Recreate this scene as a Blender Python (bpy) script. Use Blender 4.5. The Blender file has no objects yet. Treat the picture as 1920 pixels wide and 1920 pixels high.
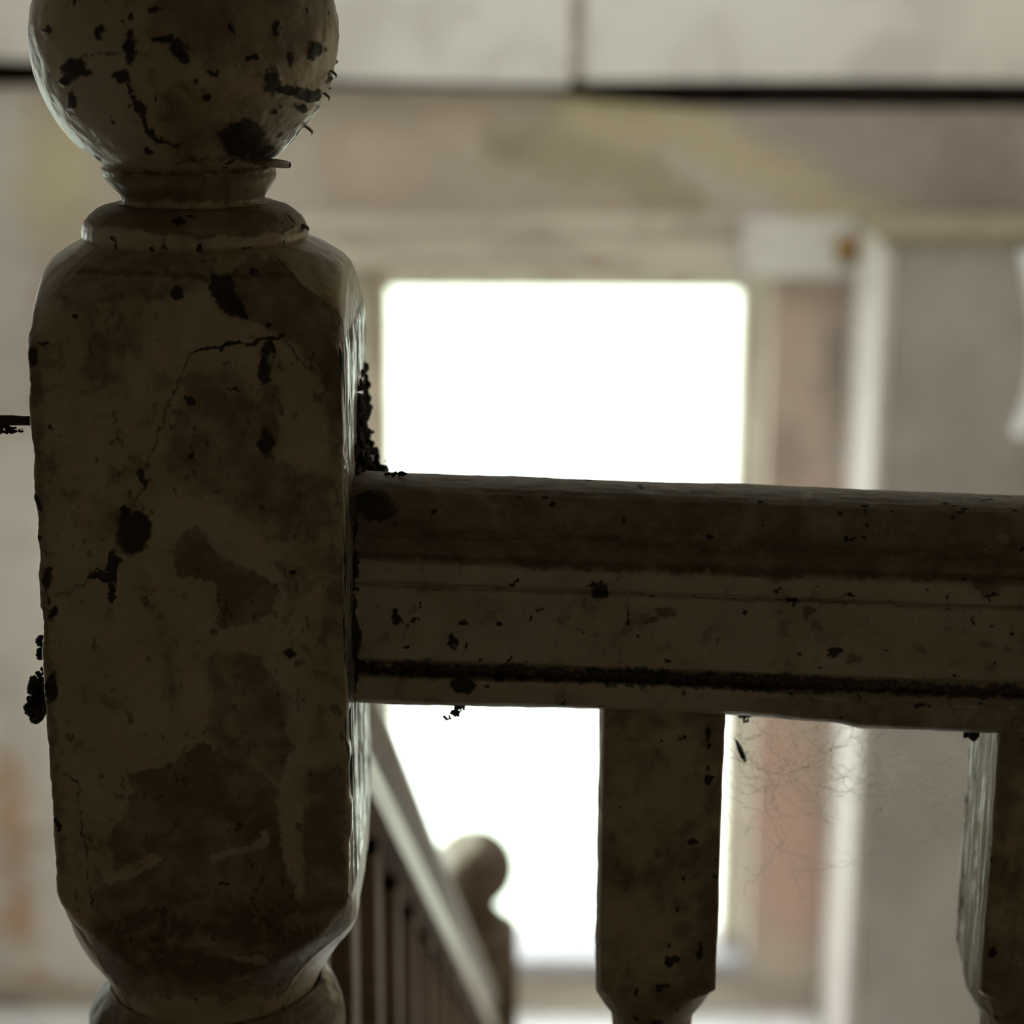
import bpy, bmesh, math, random
import numpy as np
from mathutils import Matrix, Vector

# ------------------------------------------------------------------ camera, sky, exposure
S = bpy.context.scene
COL = S.collection
F = 3800.0                       # focal length in pixels of the 1920 px frame
PITCH, ROLL = math.radians(15.0), math.radians(0.3)
EYE = np.array((0.0, 0.0, 1.12))
_r = np.array((1.0, 0, 0)); _u = np.array((0, math.sin(PITCH), math.cos(PITCH)))
FWD = np.array((0, math.cos(PITCH), -math.sin(PITCH)))
RT = math.cos(ROLL) * _r + math.sin(ROLL) * _u
UP = -math.sin(ROLL) * _r + math.cos(ROLL) * _u
cam = bpy.data.objects.new('camera', bpy.data.cameras.new('camera'))
COL.objects.link(cam)
cam.matrix_world = Matrix(((RT[0], UP[0], -FWD[0], EYE[0]), (RT[1], UP[1], -FWD[1], EYE[1]),
                           (RT[2], UP[2], -FWD[2], EYE[2]), (0, 0, 0, 1)))
cam.data.sensor_width = 36.0
cam.data.lens = 36.0 * F / 1920.0
cam.data.clip_start = 0.02
cam.data.dof.use_dof = True
cam.data.dof.focus_distance = 0.635
cam.data.dof.aperture_fstop = 7.6
S.camera = cam

world = bpy.data.worlds.new('overcast_sky'); S.world = world
world.use_nodes = True
bg = world.node_tree.nodes['Background']
bg.inputs['Color'].default_value = (0.94, 0.975, 1.0, 1)
bg.inputs['Strength'].default_value = 5.0

vs = S.view_settings
vs.view_transform = 'Standard'; vs.look = 'None'; vs.gamma = 1.0
vs.use_curve_mapping = False
vs.exposure = 0.66

def portal(name, loc, rot, sx, sy):
    l = bpy.data.lights.new(name, 'AREA'); l.shape = 'RECTANGLE'; l.size = sx; l.size_y = sy
    l.cycles.is_portal = True
    o = bpy.data.objects.new(name, l); COL.objects.link(o); o.location = loc; o.rotation_euler = rot
    return o

# ------------------------------------------------------------------ pixel <-> place
def proj(p):
    d = np.asarray(p, float) - EYE
    z = d @ FWD
    return 960 + F * (d @ RT) / z, 960 - F * (d @ UP) / z
def P(px, py, Y):
    """point on the upright plane y = Y seen at pixel px, py"""
    d = FWD + (px - 960) / F * RT - (py - 960) / F * UP
    return EYE + d * (Y / d[1])
def zrow(py, Y, px=720): return P(px, py, Y)[2]

# ------------------------------------------------------------------ noise (numpy)
def _hash(i, j, k, seed):
    h = (i * 374761393 + j * 668265263 + k * 2147483647 + seed * 1274126177) & 0xffffffff
    h = ((h ^ (h >> 13)) * 1274126177) & 0xffffffff
    h = ((h ^ (h >> 16)) * 2246822519) & 0xffffffff
    return ((h ^ (h >> 13)) & 0xffff) / 65535.0
def vnoise(x, y, z, seed=0):
    x, y, z = np.broadcast_arrays(np.asarray(x, float), np.asarray(y, float), np.asarray(z, float))
    i, j, k = (np.floor(a).astype(np.int64) for a in (x, y, z))
    f = [a - np.floor(a) for a in (x, y, z)]
    f = [t * t * (3 - 2 * t) for t in f]
    r = 0
    for a in (0, 1):
        for b in (0, 1):
            for c in (0, 1):
                w = (f[0] if a else 1 - f[0]) * (f[1] if b else 1 - f[1]) * (f[2] if c else 1 - f[2])
                r = r + w * _hash(i + a, j + b, k + c, seed)
    return r
def fbm(x, y, z, seed=0, octs=4):
    r, a, t = 0, 1.0, 0
    for o in range(octs):
        r = r + a * vnoise(x * 2 ** o, y * 2 ** o, z * 2 ** o, seed + o * 17); t += a; a *= 0.5
    return r / t
def sstep(a, b, x):
    t = np.clip((x - a) / (b - a), 0, 1); return t * t * (3 - 2 * t)

class Paint:
    """stains, bare patches and painted light and shade, laid out on the surface as the photograph shows them"""
    def __init__(s, pts, seed=1, warp=7.0):
        s.x, s.y = proj(pts)
        n = lambda sc, sd: fbm(s.x / sc, s.y / sc, np.zeros_like(s.x), sd, 3) - 0.5
        s.x0, s.y0 = s.x, s.y
        s.wx = s.x + warp * 2.4 * n(26, seed) + warp * 1.7 * n(8, seed + 9)
        s.wy = s.y + warp * 2.4 * n(26, seed + 3) + warp * 1.7 * n(8, seed + 5)
    def blob(s, cx, cy, rx, ry, soft=.55):
        d = np.hypot((s.wx - cx) / rx, (s.wy - cy) / ry)
        return 1 - sstep(1 - soft, 1 + soft, d)
    def line(s, pts, w, soft=.5):
        best = np.full(s.x.shape, 1e9)
        for (ax, ay), (bx, by) in zip(pts[:-1], pts[1:]):
            dx, dy = bx - ax, by - ay
            t = np.clip(((s.wx - ax) * dx + (s.wy - ay) * dy) / (dx * dx + dy * dy), 0, 1)
            best = np.minimum(best, np.hypot(s.wx - ax - t * dx, s.wy - ay - t * dy))
        return 1 - sstep(w * (1 - soft), w * (1 + soft), best)
    def poly(s, pts, soft=6):
        inside = np.zeros(s.x.shape, bool); best = np.full(s.x.shape, 1e9)
        q = pts + [pts[0]]
        for (ax, ay), (bx, by) in zip(q[:-1], q[1:]):
            dx, dy = bx - ax, by - ay
            t = np.clip(((s.wx - ax) * dx + (s.wy - ay) * dy) / (dx * dx + dy * dy + 1e-9), 0, 1)
            best = np.minimum(best, np.hypot(s.wx - ax - t * dx, s.wy - ay - t * dy))
            c = (ay > s.wy) != (by > s.wy)
            xi = ax + (s.wy - ay) * dx / (dy if dy else 1e-9)
            inside ^= c & (s.wx < xi)
        sd = np.where(inside, best, -best)
        return sstep(-soft, soft, sd)

# ------------------------------------------------------------------ mesh helpers
def link(o, parent=None):
    COL.objects.link(o)
    if parent is not None: o.parent = parent
    return o
def mesh_from(name, V, Fq, mat, parent=None, attr=None, smooth=True, origin=(0, 0, 0), tris=None):
    V = np.asarray(V, float) - np.asarray(origin, float)
    me = bpy.data.meshes.new(name)
    Fq = np.asarray(Fq, np.int32).reshape(-1, 4) if len(Fq) else np.zeros((0, 4), np.int32)
    T = np.asarray(tris if tris is not None else [], np.int32).reshape(-1, 3)
    me.vertices.add(len(V)); me.vertices.foreach_set('co', V.astype(np.float32).ravel())
    nl = Fq.size + T.size
    me.loops.add(nl); me.loops.foreach_set('vertex_index', np.concatenate([Fq.ravel(), T.ravel()]).astype(np.int32))
    me.polygons.add(len(Fq) + len(T))
    st = np.concatenate([np.arange(len(Fq)) * 4, Fq.size + np.arange(len(T)) * 3]).astype(np.int32)
    me.polygons.foreach_set('loop_start', st)
    me.update(calc_edges=True)
    me.polygons.foreach_set('use_smooth', np.full(len(me.polygons), smooth))
    if attr is not None:
        for an, A in attr.items():
            a = me.attributes.new(an, 'FLOAT_COLOR', 'POINT')
            a.data.foreach_set('color', np.asarray(A, np.float32).ravel())
    me.materials.append(mat); me.validate(); me.update()
    o = bpy.data.objects.new(name, me)
    if parent is None: o.location = origin
    return link(o, parent)
def grid_faces(nu, nv, closed=False):
    iu = np.arange(nu if closed else nu - 1); iv = np.arange(nv - 1)
    a, b = np.meshgrid(iu, iv, indexing='ij'); a2 = (a + 1) % nu
    return np.stack([a * nv + b, a2 * nv + b, a2 * nv + b + 1, a * nv + b + 1], -1).reshape(-1, 4)
def boxes(name, bs, mat, parent=None, bevel=0.0, origin=(0, 0, 0), smooth=False):
    bm = bmesh.new()
    for (x0, x1, y0, y1, z0, z1) in bs:
        m = Matrix.Translation(((x0 + x1) / 2 - origin[0], (y0 + y1) / 2 - origin[1], (z0 + z1) / 2 - origin[2])) @ \
            Matrix.Diagonal((x1 - x0, y1 - y0, z1 - z0, 1))
        g = bmesh.ops.create_cube(bm, size=1.0, matrix=m)
    if bevel:
        bmesh.ops.bevel(bm, geom=bm.edges[:], offset=bevel, segments=2, affect='EDGES', profile=.6)
    me = bpy.data.meshes.new(name); bm.to_mesh(me); bm.free(); me.materials.append(mat)
    o = bpy.data.objects.new(name, me)
    if parent is None: o.location = origin
    return link(o, parent)
def tag(o, label=None, cat=None, group=None, kind=None):
    for k, v in (('label', label), ('category', cat), ('group', group), ('kind', kind)):
        if v: o[k] = v
    return o
def empty(name, loc, label, cat, group=None):
    o = bpy.data.objects.new(name, None); o.empty_display_size = .05; o.location = loc; link(o)
    return tag(o, label, cat, group)
def tubes(name, paths, mat, parent=None, sides=4, origin=(0, 0, 0)):
    """round strands: paths = [(points, radii)]"""
    V, Fq = [], []; base = 0
    for pts, rad in paths:
        pts = np.asarray(pts, float); n = len(pts)
        rad = np.broadcast_to(np.asarray(rad, float), (n,))
        t = np.gradient(pts, axis=0); t /= np.linalg.norm(t, axis=1)[:, None] + 1e-12
        ref = np.array((.31, .82, .47)); a = np.cross(t, ref); a /= np.linalg.norm(a, axis=1)[:, None] + 1e-12
        b = np.cross(t, a)
        ph = np.arange(sides) * 2 * math.pi / sides
        ring = pts[None] + rad[None, :, None] * (np.cos(ph)[:, None, None] * a[None] + np.sin(ph)[:, None, None] * b[None])
        V.append(ring.reshape(-1, 3)); Fq.append(grid_faces(sides, n, True) + base)
        ends = base + np.arange(sides) * n
        base += sides * n
    return mesh_from(name, np.concatenate(V), np.concatenate(Fq), mat, parent, origin=origin)
def crumbs(name, items, mat, parent=None, origin=(0, 0, 0), seed=0):
    """a clump of little lumps: items = [(centre, radius)]"""
    bm = bmesh.new(); rnd = random.Random(seed)
    for c, r in items:
        m = Matrix.Translation(Vector(c) - Vector(origin)) @ Matrix.Rotation(rnd.random() * 6, 4, (rnd.random(), rnd.random(), .5)) @ \
            Matrix.Diagonal((r * rnd.uniform(.7, 1.3), r * rnd.uniform(.7, 1.3), r * rnd.uniform(.7, 1.3), 1))
        g = bmesh.ops.create_icosphere(bm, subdivisions=2 if r > .0012 else 1, radius=1.0, matrix=m)
        for v in g['verts']: v.co += Vector((rnd.uniform(-1, 1), rnd.uniform(-1, 1), rnd.uniform(-1, 1))) * r * .16
    me = bpy.data.meshes.new(name); bm.to_mesh(me); bm.free(); me.materials.append(mat)
    o = bpy.data.objects.new(name, me)
    if parent is None: o.location = origin
    return link(o, parent)

# ------------------------------------------------------------------ materials
class N:
    def __init__(s, name):
        s.m = bpy.data.materials.new(name); s.m.use_nodes = True
        s.t = s.m.node_tree; s.b = s.t.nodes['Principled BSDF']; s.out = s.t.nodes['Material Output']
    def node(s, kind, **kw):
        n = s.t.nodes.new(kind)
        for k, v in kw.items(): setattr(n, k, v)
        return n
    def l(s, a, b): s.t.links.new(a, b)
    def obj(s, scale=(1, 1, 1)):
        tc = s.node('ShaderNodeTexCoord'); mp = s.node('ShaderNodeMapping'); mp.inputs['Scale'].default_value = scale
        s.l(tc.outputs['Object'], mp.inputs['Vector']); return mp.outputs['Vector']
    def noise(s, vec, scale, detail=4, rough=.55, dist=0):
        n = s.node('ShaderNodeTexNoise'); n.inputs['Scale'].default_value = scale; n.inputs['Detail'].default_value = detail
        n.inputs['Roughness'].default_value = rough; n.inputs['Distortion'].default_value = dist
        s.l(vec, n.inputs['Vector']); return n.outputs['Fac']
    def ramp(s, fac, a, b):
        n = s.node('ShaderNodeMapRange'); n.inputs['From Min'].default_value = a; n.inputs['From Max'].default_value = b
        n.interpolation_type = 'SMOOTHSTEP'; s.l(fac, n.inputs['Value']); return n.outputs['Result']
    def mix(s, fac, a, b):
        n = s.node('ShaderNodeMix', data_type='RGBA')
        for sock, v in ((n.inputs[0], fac), (n.inputs[6], a), (n.inputs[7], b)):
            if isinstance(v, bpy.types.NodeSocket): s.l(v, sock)
            elif isinstance(v, (int, float)): sock.default_value = v
            else: sock.default_value = (*v, 1)
        return n.outputs[2]
    def math(s, op, a, b=0.0, clamp=False):
        n = s.node('ShaderNodeMath', operation=op, use_clamp=clamp)
        for sock, v in ((n.inputs[0], a), (n.inputs[1], b)):
            if isinstance(v, bpy.types.NodeSocket): s.l(v, sock)
            else: sock.default_value = v
        return n.outputs[0]
    def bump(s, h, strength, dist):
        n = s.node('ShaderNodeBump'); n.inputs['Strength'].default_value = strength; n.inputs['Distance'].default_value = dist
        s.l(h, n.inputs['Height']); s.l(n.outputs['Normal'], s.b.inputs['Normal'])
    def set(s, **kw):
        for k, v in kw.items():
            sock = s.b.inputs[{'col': 'Base Color', 'rough': 'Roughness', 'spec': 'Specular IOR Level', 'metal': 'Metallic'}[k]]
            if isinstance(v, bpy.types.NodeSocket): s.l(v, sock)
            else: sock.default_value = (*v, 1) if isinstance(v, tuple) else v
        return s.m

def worn_paint(name, cream, brown, dark, pale):
    """old gloss paint; the point attribute wear holds R bare wood, G black dirt, B scraped glossy grain, A pale scuffs, with some painted light and shade"""
    n = N(name); v = n.obj()
    at = n.node('ShaderNodeAttribute', attribute_name='wear_light'); sp = n.node('ShaderNodeSeparateColor')
    n.l(at.outputs['Color'], sp.inputs['Color'])
    R, G, B, A = sp.outputs['Red'], sp.outputs['Green'], sp.outputs['Blue'], at.outputs['Alpha']
    fine = n.noise(v, 900, 5, .6); mid = n.noise(v, 160, 5, .62, .4); big = n.noise(v, 38, 4, .6, .6)
    jit = n.math('MULTIPLY', n.math('SUBTRACT', mid, .5), 0.9)
    Rn = n.ramp(n.math('ADD', R, jit), .28, .72)
    Gn = n.ramp(n.math('ADD', G, n.math('MULTIPLY', n.math('SUBTRACT', fine, .5), .7)), .25, .75)
    c = n.mix(n.ramp(big, .38, .68), cream, tuple(a * b for a, b in zip(cream, (.84, .82, .74))))
    c = n.mix(n.math('MULTIPLY', n.ramp(n.math('ADD', mid, n.math('MULTIPLY', big, .4)), .76, .9), .45), c, brown)
    soft = n.math('ADD', n.math('MULTIPLY', Rn, .42), n.math('MULTIPLY', n.math('MULTIPLY', R, n.ramp(n.noise(v, 70, 6, .7, .5), .3, .62)), .5), True)
    c = n.mix(soft, c, brown)
    c = n.mix(n.math('MULTIPLY', n.ramp(fine, .5, .8), .22), c, tuple(x * .3 for x in cream))
    c = n.mix(n.math('MULTIPLY', A, .8), c, pale)
    c = n.mix(Gn, c, dark)
    # scraped side: long vertical grain in bare and painted streaks, highlights painted into the pale ones
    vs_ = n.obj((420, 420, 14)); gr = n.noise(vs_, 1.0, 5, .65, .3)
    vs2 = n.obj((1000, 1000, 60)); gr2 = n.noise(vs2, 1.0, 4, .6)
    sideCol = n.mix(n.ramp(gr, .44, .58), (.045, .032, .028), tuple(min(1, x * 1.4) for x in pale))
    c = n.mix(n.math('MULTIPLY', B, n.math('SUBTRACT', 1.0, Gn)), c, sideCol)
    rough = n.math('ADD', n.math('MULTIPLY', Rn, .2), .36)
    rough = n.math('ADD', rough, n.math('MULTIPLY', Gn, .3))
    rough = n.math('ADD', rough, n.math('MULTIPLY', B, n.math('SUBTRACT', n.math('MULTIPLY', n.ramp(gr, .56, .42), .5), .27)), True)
    h = n.math('ADD', n.math('MULTIPLY', mid, .5), n.math('MULTIPLY', fine, .35))
    h = n.math('ADD', h, n.math('MULTIPLY', n.math('SUBTRACT', 1.0, Rn), .5))
    h = n.math('ADD', h, n.math('MULTIPLY', B, n.math('ADD', n.math('MULTIPLY', gr, 1.0), n.math('MULTIPLY', gr2, .35))))
    n.bump(h, .55, .0007)
    return n.set(col=c, rough=rough, spec=.45)

def mottled(name, a, b, c=None, scale=6, rough=.7, spec=.3, fine=60, bump=.4, bdist=.003, stretch=(1, 1, 1), thr=(.42, .62)):
    n = N(name); v = n.obj(stretch)
    n1 = n.noise(v, scale, 6, .6, .5); n2 = n.noise(v, fine, 4, .6)
    col = n.mix(n.ramp(n1, *thr), a, b)
    if c: col = n.mix(n.math('MULTIPLY', n.ramp(n.noise(v, scale * 2.3, 5, .65, .8), .56, .7), .8), col, c)
    col = n.mix(n.math('MULTIPLY', n.ramp(n2, .5, .8), .25), col, tuple(x * .6 for x in a))
    n.bump(n.math('ADD', n1, n.math('MULTIPLY', n2, .4)), bump, bdist)
    return n.set(col=col, rough=rough, spec=spec)

def wall_paint(name, rough=.75, bump=.4):
    """flaking distemper; stain colours and painted light come from the point attribute tint"""
    n = N(name); v = n.obj()
    at = n.node('ShaderNodeAttribute', attribute_name='tint')
    n1 = n.noise(v, 5, 6, .65, .6); n2 = n.noise(v, 30, 4, .6)
    c = n.mix(n.math('MULTIPLY', n.ramp(n1, .45, .7), .28), at.outputs['Color'], (.27, .22, .18))
    c = n.mix(n.math('MULTIPLY', n.ramp(n2, .5, .75), .18), c, (.62, .58, .53))
    n.bump(n.math('ADD', n1, n.math('MULTIPLY', n2, .3)), bump, .004)
    return n.set(col=c, rough=rough, spec=.25)

CREAM, BROWN, DARK, PALE = (.59, .49, .33), (.15, .092, .05), (.045, .036, .028), (.56, .52, .42)
M = {}
M['paint'] = worn_paint('worn_cream_paint', CREAM, BROWN, DARK, PALE)
M['rail'] = worn_paint('worn_rail_paint', (.60, .52, .40), (.15, .1, .065), (.05, .046, .043), PALE)
M['grip'] = mottled('shaded_grip_paint', (.27, .23, .17), (.19, .15, .105), (.36, .33, .26), 12, .45, .4, 90, .3, .002)  # shade on the rail's upper part painted as darker brown
M['fillet'] = mottled('lit_rail_edge', (.80, .80, .73), (.70, .70, .62), None, 12, .35, .5)  # stripe of window light painted as a paler colour
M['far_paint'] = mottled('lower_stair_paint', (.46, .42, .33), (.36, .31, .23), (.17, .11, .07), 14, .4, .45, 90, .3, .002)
M['wall'] = wall_paint('stained_distemper')
M['panel'] = mottled('pale_board_paint', (.60, .56, .51), (.49, .45, .415), (.40, .355, .35), 5, .6, .3)
M['trim'] = mottled('cream_window_paint', (.70, .64, .53), (.58, .52, .43), (.42, .33, .25), 9, .45, .4)
M['casing'] = mottled('peeling_casing_paint', (.50, .44, .36), (.40, .33, .27), (.28, .2, .15), 9, .6, .3, stretch=(.4, 1, 1))
M['cupboard'] = mottled('grey_cupboard_paint', (.35, .315, .28), (.29, .262, .228), (.26, .21, .18), 5, .55, .35)
M['return'] = mottled('lit_side_paint', (.54, .49, .45), (.47, .425, .39), None, 8, .5, .4)  # window light on the cupboard side painted as a paler coat
M['sill'] = mottled('grey_sill_paint', (.34, .33, .34), (.28, .27, .28), None, 9, .6, .3)
M['gap'] = mottled('cavity_shade', (.05, .04, .035), (.03, .025, .02), None, 9, .9, .1)  # near-black colour deepens the shadow in the gap
M['cup_top'] = mottled('olive_board', (.27, .225, .15), (.21, .17, .12), None, 9, .7, .2)
M['floor'] = mottled('pale_floor_paint', (.84, .83, .82), (.76, .75, .74), (.6, .57, .55), 7, .45, .4)
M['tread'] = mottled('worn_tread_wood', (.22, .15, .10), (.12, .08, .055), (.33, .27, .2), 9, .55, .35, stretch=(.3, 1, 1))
M['dark_room'] = mottled('smoky_landing_plaster', (.76, .65, .50), (.68, .58, .44), None, 3, .85, .2)
M['ceiling'] = mottled('smoked_ceiling_boards', (.24, .20, .16), (.19, .155, .12), None, 3, .85, .2)
M['wood_floor'] = mottled('worn_floorboards', (.34, .25, .17), (.26, .19, .125), None, 6, .6, .3, stretch=(6, .6, 1))
M['knob'] = mottled('brown_knob', (.22, .12, .03), (.16, .085, .02), None, 40, .5, .4)
M['dirt'] = mottled('black_dirt', (.035, .028, .022), (.02, .016, .013), (.07, .055, .04), 300, .75, .3, 900, .5, .001)
M['iron'] = mottled('rusty_iron', (.06, .04, .028), (.035, .025, .02), None, 200, .7, .3, 600, .4, .0006)
wb = N('dusty_web'); wb.set(col=(.8, .8, .7), rough=.8, spec=.2)
tl = wb.node('ShaderNodeBsdfRefraction'); tl.inputs['IOR'].default_value = 1.25; tl.inputs['Roughness'].default_value = .7; tl.inputs['Color'].default_value = (.85, .86, .74, 1)
wm = wb.node('ShaderNodeMixShader'); wm.inputs[0].default_value = .6
wb.l(wb.b.outputs[0], wm.inputs[1]); wb.l(tl.outputs[0], wm.inputs[2]); wb.l(wm.outputs[0], wb.out.inputs['Surface'])
M['web'] = wb.m
M['insect'] = N('dry_insect').set(col=(.04, .05, .045), rough=.5, spec=.4)
M['paper'] = mottled('white_paper', (.86, .83, .79), (.8, .76, .7), None, 9, .8, .2)
M['grass'] = mottled('pale_meadow', (.50, .545, .45), (.58, .61, .53), None, .6, .9, .1, 4)
g = N('old_glass')
tr = g.node('ShaderNodeBsdfTransparent'); tr.inputs['Color'].default_value = (.95, .97, .95, 1)
gl = g.node('ShaderNodeBsdfGlossy'); gl.inputs['Roughness'].default_value = .03
mx = g.node('ShaderNodeMixShader'); mx.inputs[0].default_value = .06
g.l(tr.outputs[0], mx.inputs[1]); g.l(gl.outputs[0], mx.inputs[2]); g.l(mx.outputs[0], g.out.inputs['Surface'])
M['glass'] = g.m

# ------------------------------------------------------------------ the setting
XL, XR, YB, YW, ZC, ZL = -1.08, 1.45, -1.7, 3.70, 2.45, -0.91
YG = 3.80                                            # plane of the window sash
FX0, FX1 = P(735, 1000, YG)[0], P(1372, 1000, YG)[0]   # daylight opening
FZ1, FZ0 = zrow(540, YG, 1000), zrow(1757, YG, 1050)
SF = .05                                             # sash frame width
def st(o): return tag(o, kind='structure')
EDGE_Y = .70                                         # landing edge

# far wall: a dense sheet with the window opening, its stains, light painted in at the left, and a back
nx, nz = 330, 330
xs = np.unique(np.concatenate([np.linspace(XL, XR, nx), [FX0 - SF, FX1 + SF]]))
ztop_wall = zrow(200, YW, 960)
zs = np.unique(np.concatenate([np.linspace(ZL - .05, ztop_wall, nz), [FZ0 - .0, FZ1 + SF]]))
gx, gz = np.meshgrid(xs, zs, indexing='ij')
W = np.stack([gx, np.full_like(gx, YW), gz], -1).reshape(-1, 3)
# the top edge of the lower wall is not straight: the gap under the boards widens at both ends
pxw, pyw = proj(W)
lift = np.interp(pxw, [0, 100, 640, 1000, 1080, 1300, 1600, 1920], [.030, .034, .033, .028, .016, .0, .0, 0.0])
W[:, 2] += lift * sstep(ztop_wall - .10, ztop_wall, W[:, 2])
p = Paint(W, 5, 26)
tint = np.tile(np.array((.40, .335, .285, 1.0)), (len(W), 1))
def lay(mask, col, k=1.0):
    m = (mask * k)[:, None]; tint[:, :3] = tint[:, :3] * (1 - m) + np.array(col) * m
lay(p.poly([(-400, 150), (60, 150), (60, 2300), (-400, 2300)], 40), (.52, .475, .425))  # this patch and the next paint the side window's light in
lay(p.poly([(-200, 800), (640, 800), (640, 1900), (-200, 1900)], 60), (.70, .65, .59))
lay(p.blob(110, 330, 70, 130), (.48, .41, .26), .8)
lay(p.poly([(600, 195), (1250, 195), (1250, 420), (600, 420)], 30), (.35, .285, .225))
lay(p.line([(940, 285), (1060, 290), (1180, 330), (1300, 390)], 40), (.26, .22, .14), .8)
lay(p.line([(1080, 215), (1280, 240), (1430, 310), (1620, 400), (1800, 430)], 46), (.39, .325, .19), .8)
for b in ((700, 300, 90, 60), (1130, 440, 110, 30), (860, 230, 60, 30)): lay(p.blob(*b), (.42, .315, .245), .7)
lay(p.blob(960, 285, 40, 22), (.2, .17, .11), .8)
lay(p.poly([(1350, 200), (1950, 200), (1950, 420), (1640, 380), (1480, 300)], 40), (.29, .23, .20), .9)
lay(p.blob(1830, 330, 90, 100), (.24, .195, .165), .8)
lay(p.poly([(1436, 520), (1580, 520), (1560, 1900), (1400, 1900)], 20), (.44, .33, .265))
lay(p.blob(1570, 690, 26, 110), (.22, .18, .145), .8)
lay(p.blob(1470, 850, 36, 60), (.29, .21, .165), .8)
for b in ((1470, 1500, 60, 90), (1490, 1640, 60, 110), (1450, 1400, 45, 55)): lay(p.blob(*b), (.52, .32, .25), .75)
lay(p.blob(1460, 1830, 120, 60), (.50, .43, .34), .7)
lay(p.poly([(600, 1800), (1400, 1800), (1400, 1950), (600, 1950)], 12), (.50, .42, .34))
for b in ((20, 1560, 34, 90), (40, 1720, 36, 60), (50, 1870, 50, 50), (10, 1450, 20, 40)): lay(p.blob(*b), (.50, .30, .17), .8)
FQ = grid_faces(len(xs), len(zs))
cx = W[FQ].mean(1)
hole = (cx[:, 0] > FX0 - SF) & (cx[:, 0] < FX1 + SF) & (cx[:, 2] > FZ0) & (cx[:, 2] < FZ1 + SF)
wall_far = st(mesh_from('wall_far', W, FQ[~hole], M['wall'], attr={'tint': tint}))
# the thickness of the wall behind that face, with the same opening
wt = .16
a, b = FX0 - SF, FX1 + SF
st(boxes('wall_far_core', [(XL, a, YW + .002, YW + wt, ZL - .05, ztop_wall - .01), (b, XR, YW + .002, YW + wt, ZL - .05, ztop_wall - .01),
   (a, b, YW + .002, YW + wt, ZL - .05, FZ0 - .03), (a, b, YW + .002, YW + wt, FZ1 + SF, ztop_wall - .01)], M['casing'], wall_far))
st(boxes('wall_upper', [(XL, XR, YW + .10, YW + wt, ztop_wall - .02, ZC)], M['gap']))
# pale boards that clad the upper wall, proud of it, with a dark gap below
def plank(name, top, pts, y0, y1, mat, parent):
    """board with an uneven lower edge: pts = pixels of that edge"""
    lo = [P(px, py, y0) for px, py in pts]
    V = []; 
    for q in lo: V += [(q[0], y0, q[2]), (q[0], y0, top), (q[0], y1, top), (q[0], y1, q[2])]
    Fq = []
    for i in range(len(lo) - 1):
        for k in range(4):
            Fq.append((i * 4 + k, i * 4 + (k + 1) % 4, (i + 1) * 4 + (k + 1) % 4, (i + 1) * 4 + k))
    n = len(lo) - 1
    Fq += [(3, 2, 1, 0), (n * 4, n * 4 + 1, n * 4 + 2, n * 4 + 3)]
    return mesh_from(name, V, Fq, mat, parent, smooth=False)
pl = [(-330, 100), (-100, 106), (60, 114), (400, 136), (700, 152), (1000, 158), (1068, 160)]
pr = [(1096, 152), (1300, 150), (1600, 150), (1920, 152), (2400, 158)]
clad = st(plank('wall_cladding', ZC - .002, [(1062, 148), (1102, 148)], YW - .012, YW + .09, M['casing'], None))
tag(plank('board', ZC - .002, pl, YW - .035, YW + .09, M['panel'], clad), 'pale board left of the joint')
tag(plank('board', ZC - .002, pr, YW - .03, YW + .09, M['panel'], clad), 'pale board right of the joint')

# window: sash frame, sill, glass
wf = [(a, FX0, YG - .02, YG + .03, FZ0 - .005, FZ1 + SF), (FX1, b, YG - .02, YG + .03, FZ0 - .005, FZ1 + SF),
      (FX0, FX1, YG - .02, YG + .03, FZ1, FZ1 + SF)]
win = bpy.data.objects.new('window_1', None); win.location = (0, 0, 0); link(win); st(win)
for bx, nm in zip(wf, ('stile', 'stile', 'head')): boxes(nm, [bx], M['trim'], win, .004)
boxes('glass', [(FX0 - .005, FX1 + .005, YG + .002, YG + .006, FZ0 - .01, FZ1 + .005)], M['glass'], win)
boxes('sill', [(a + .001, b - .001, YW - .006, YG + .06, FZ0 - .032, FZ0 - .004)], M['sill'], win, .004)
# moulded casing over the head and down the sides
casing = bpy.data.objects.new('trim_1', None); link(casing); st(casing)
zt, zb = zrow(404, YW - .02, 1000), zrow(508, YW - .02, 1000)
x_l, x_r = P(560, 450, YW)[0], P(1384, 450, YW)[0]
boxes('lintel_board', [(x_l, x_r, YW - .022, YW - .001, zb, zt)], M['casing'], casing, .004)
boxes('lintel_fillet', [(x_l - .02, x_r, YW - .027, YW - .0225, zt - .028, zt)], M['casing'], casing, .004)
xe = P(1648, 450, YW)[0]
boxes('lintel_end', [(x_r + .002, xe, YW - .03, YW - .001, zrow(520, YW - .02, 1500), zrow(412, YW - .02, 1500))], M['panel'], casing, .006)

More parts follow.
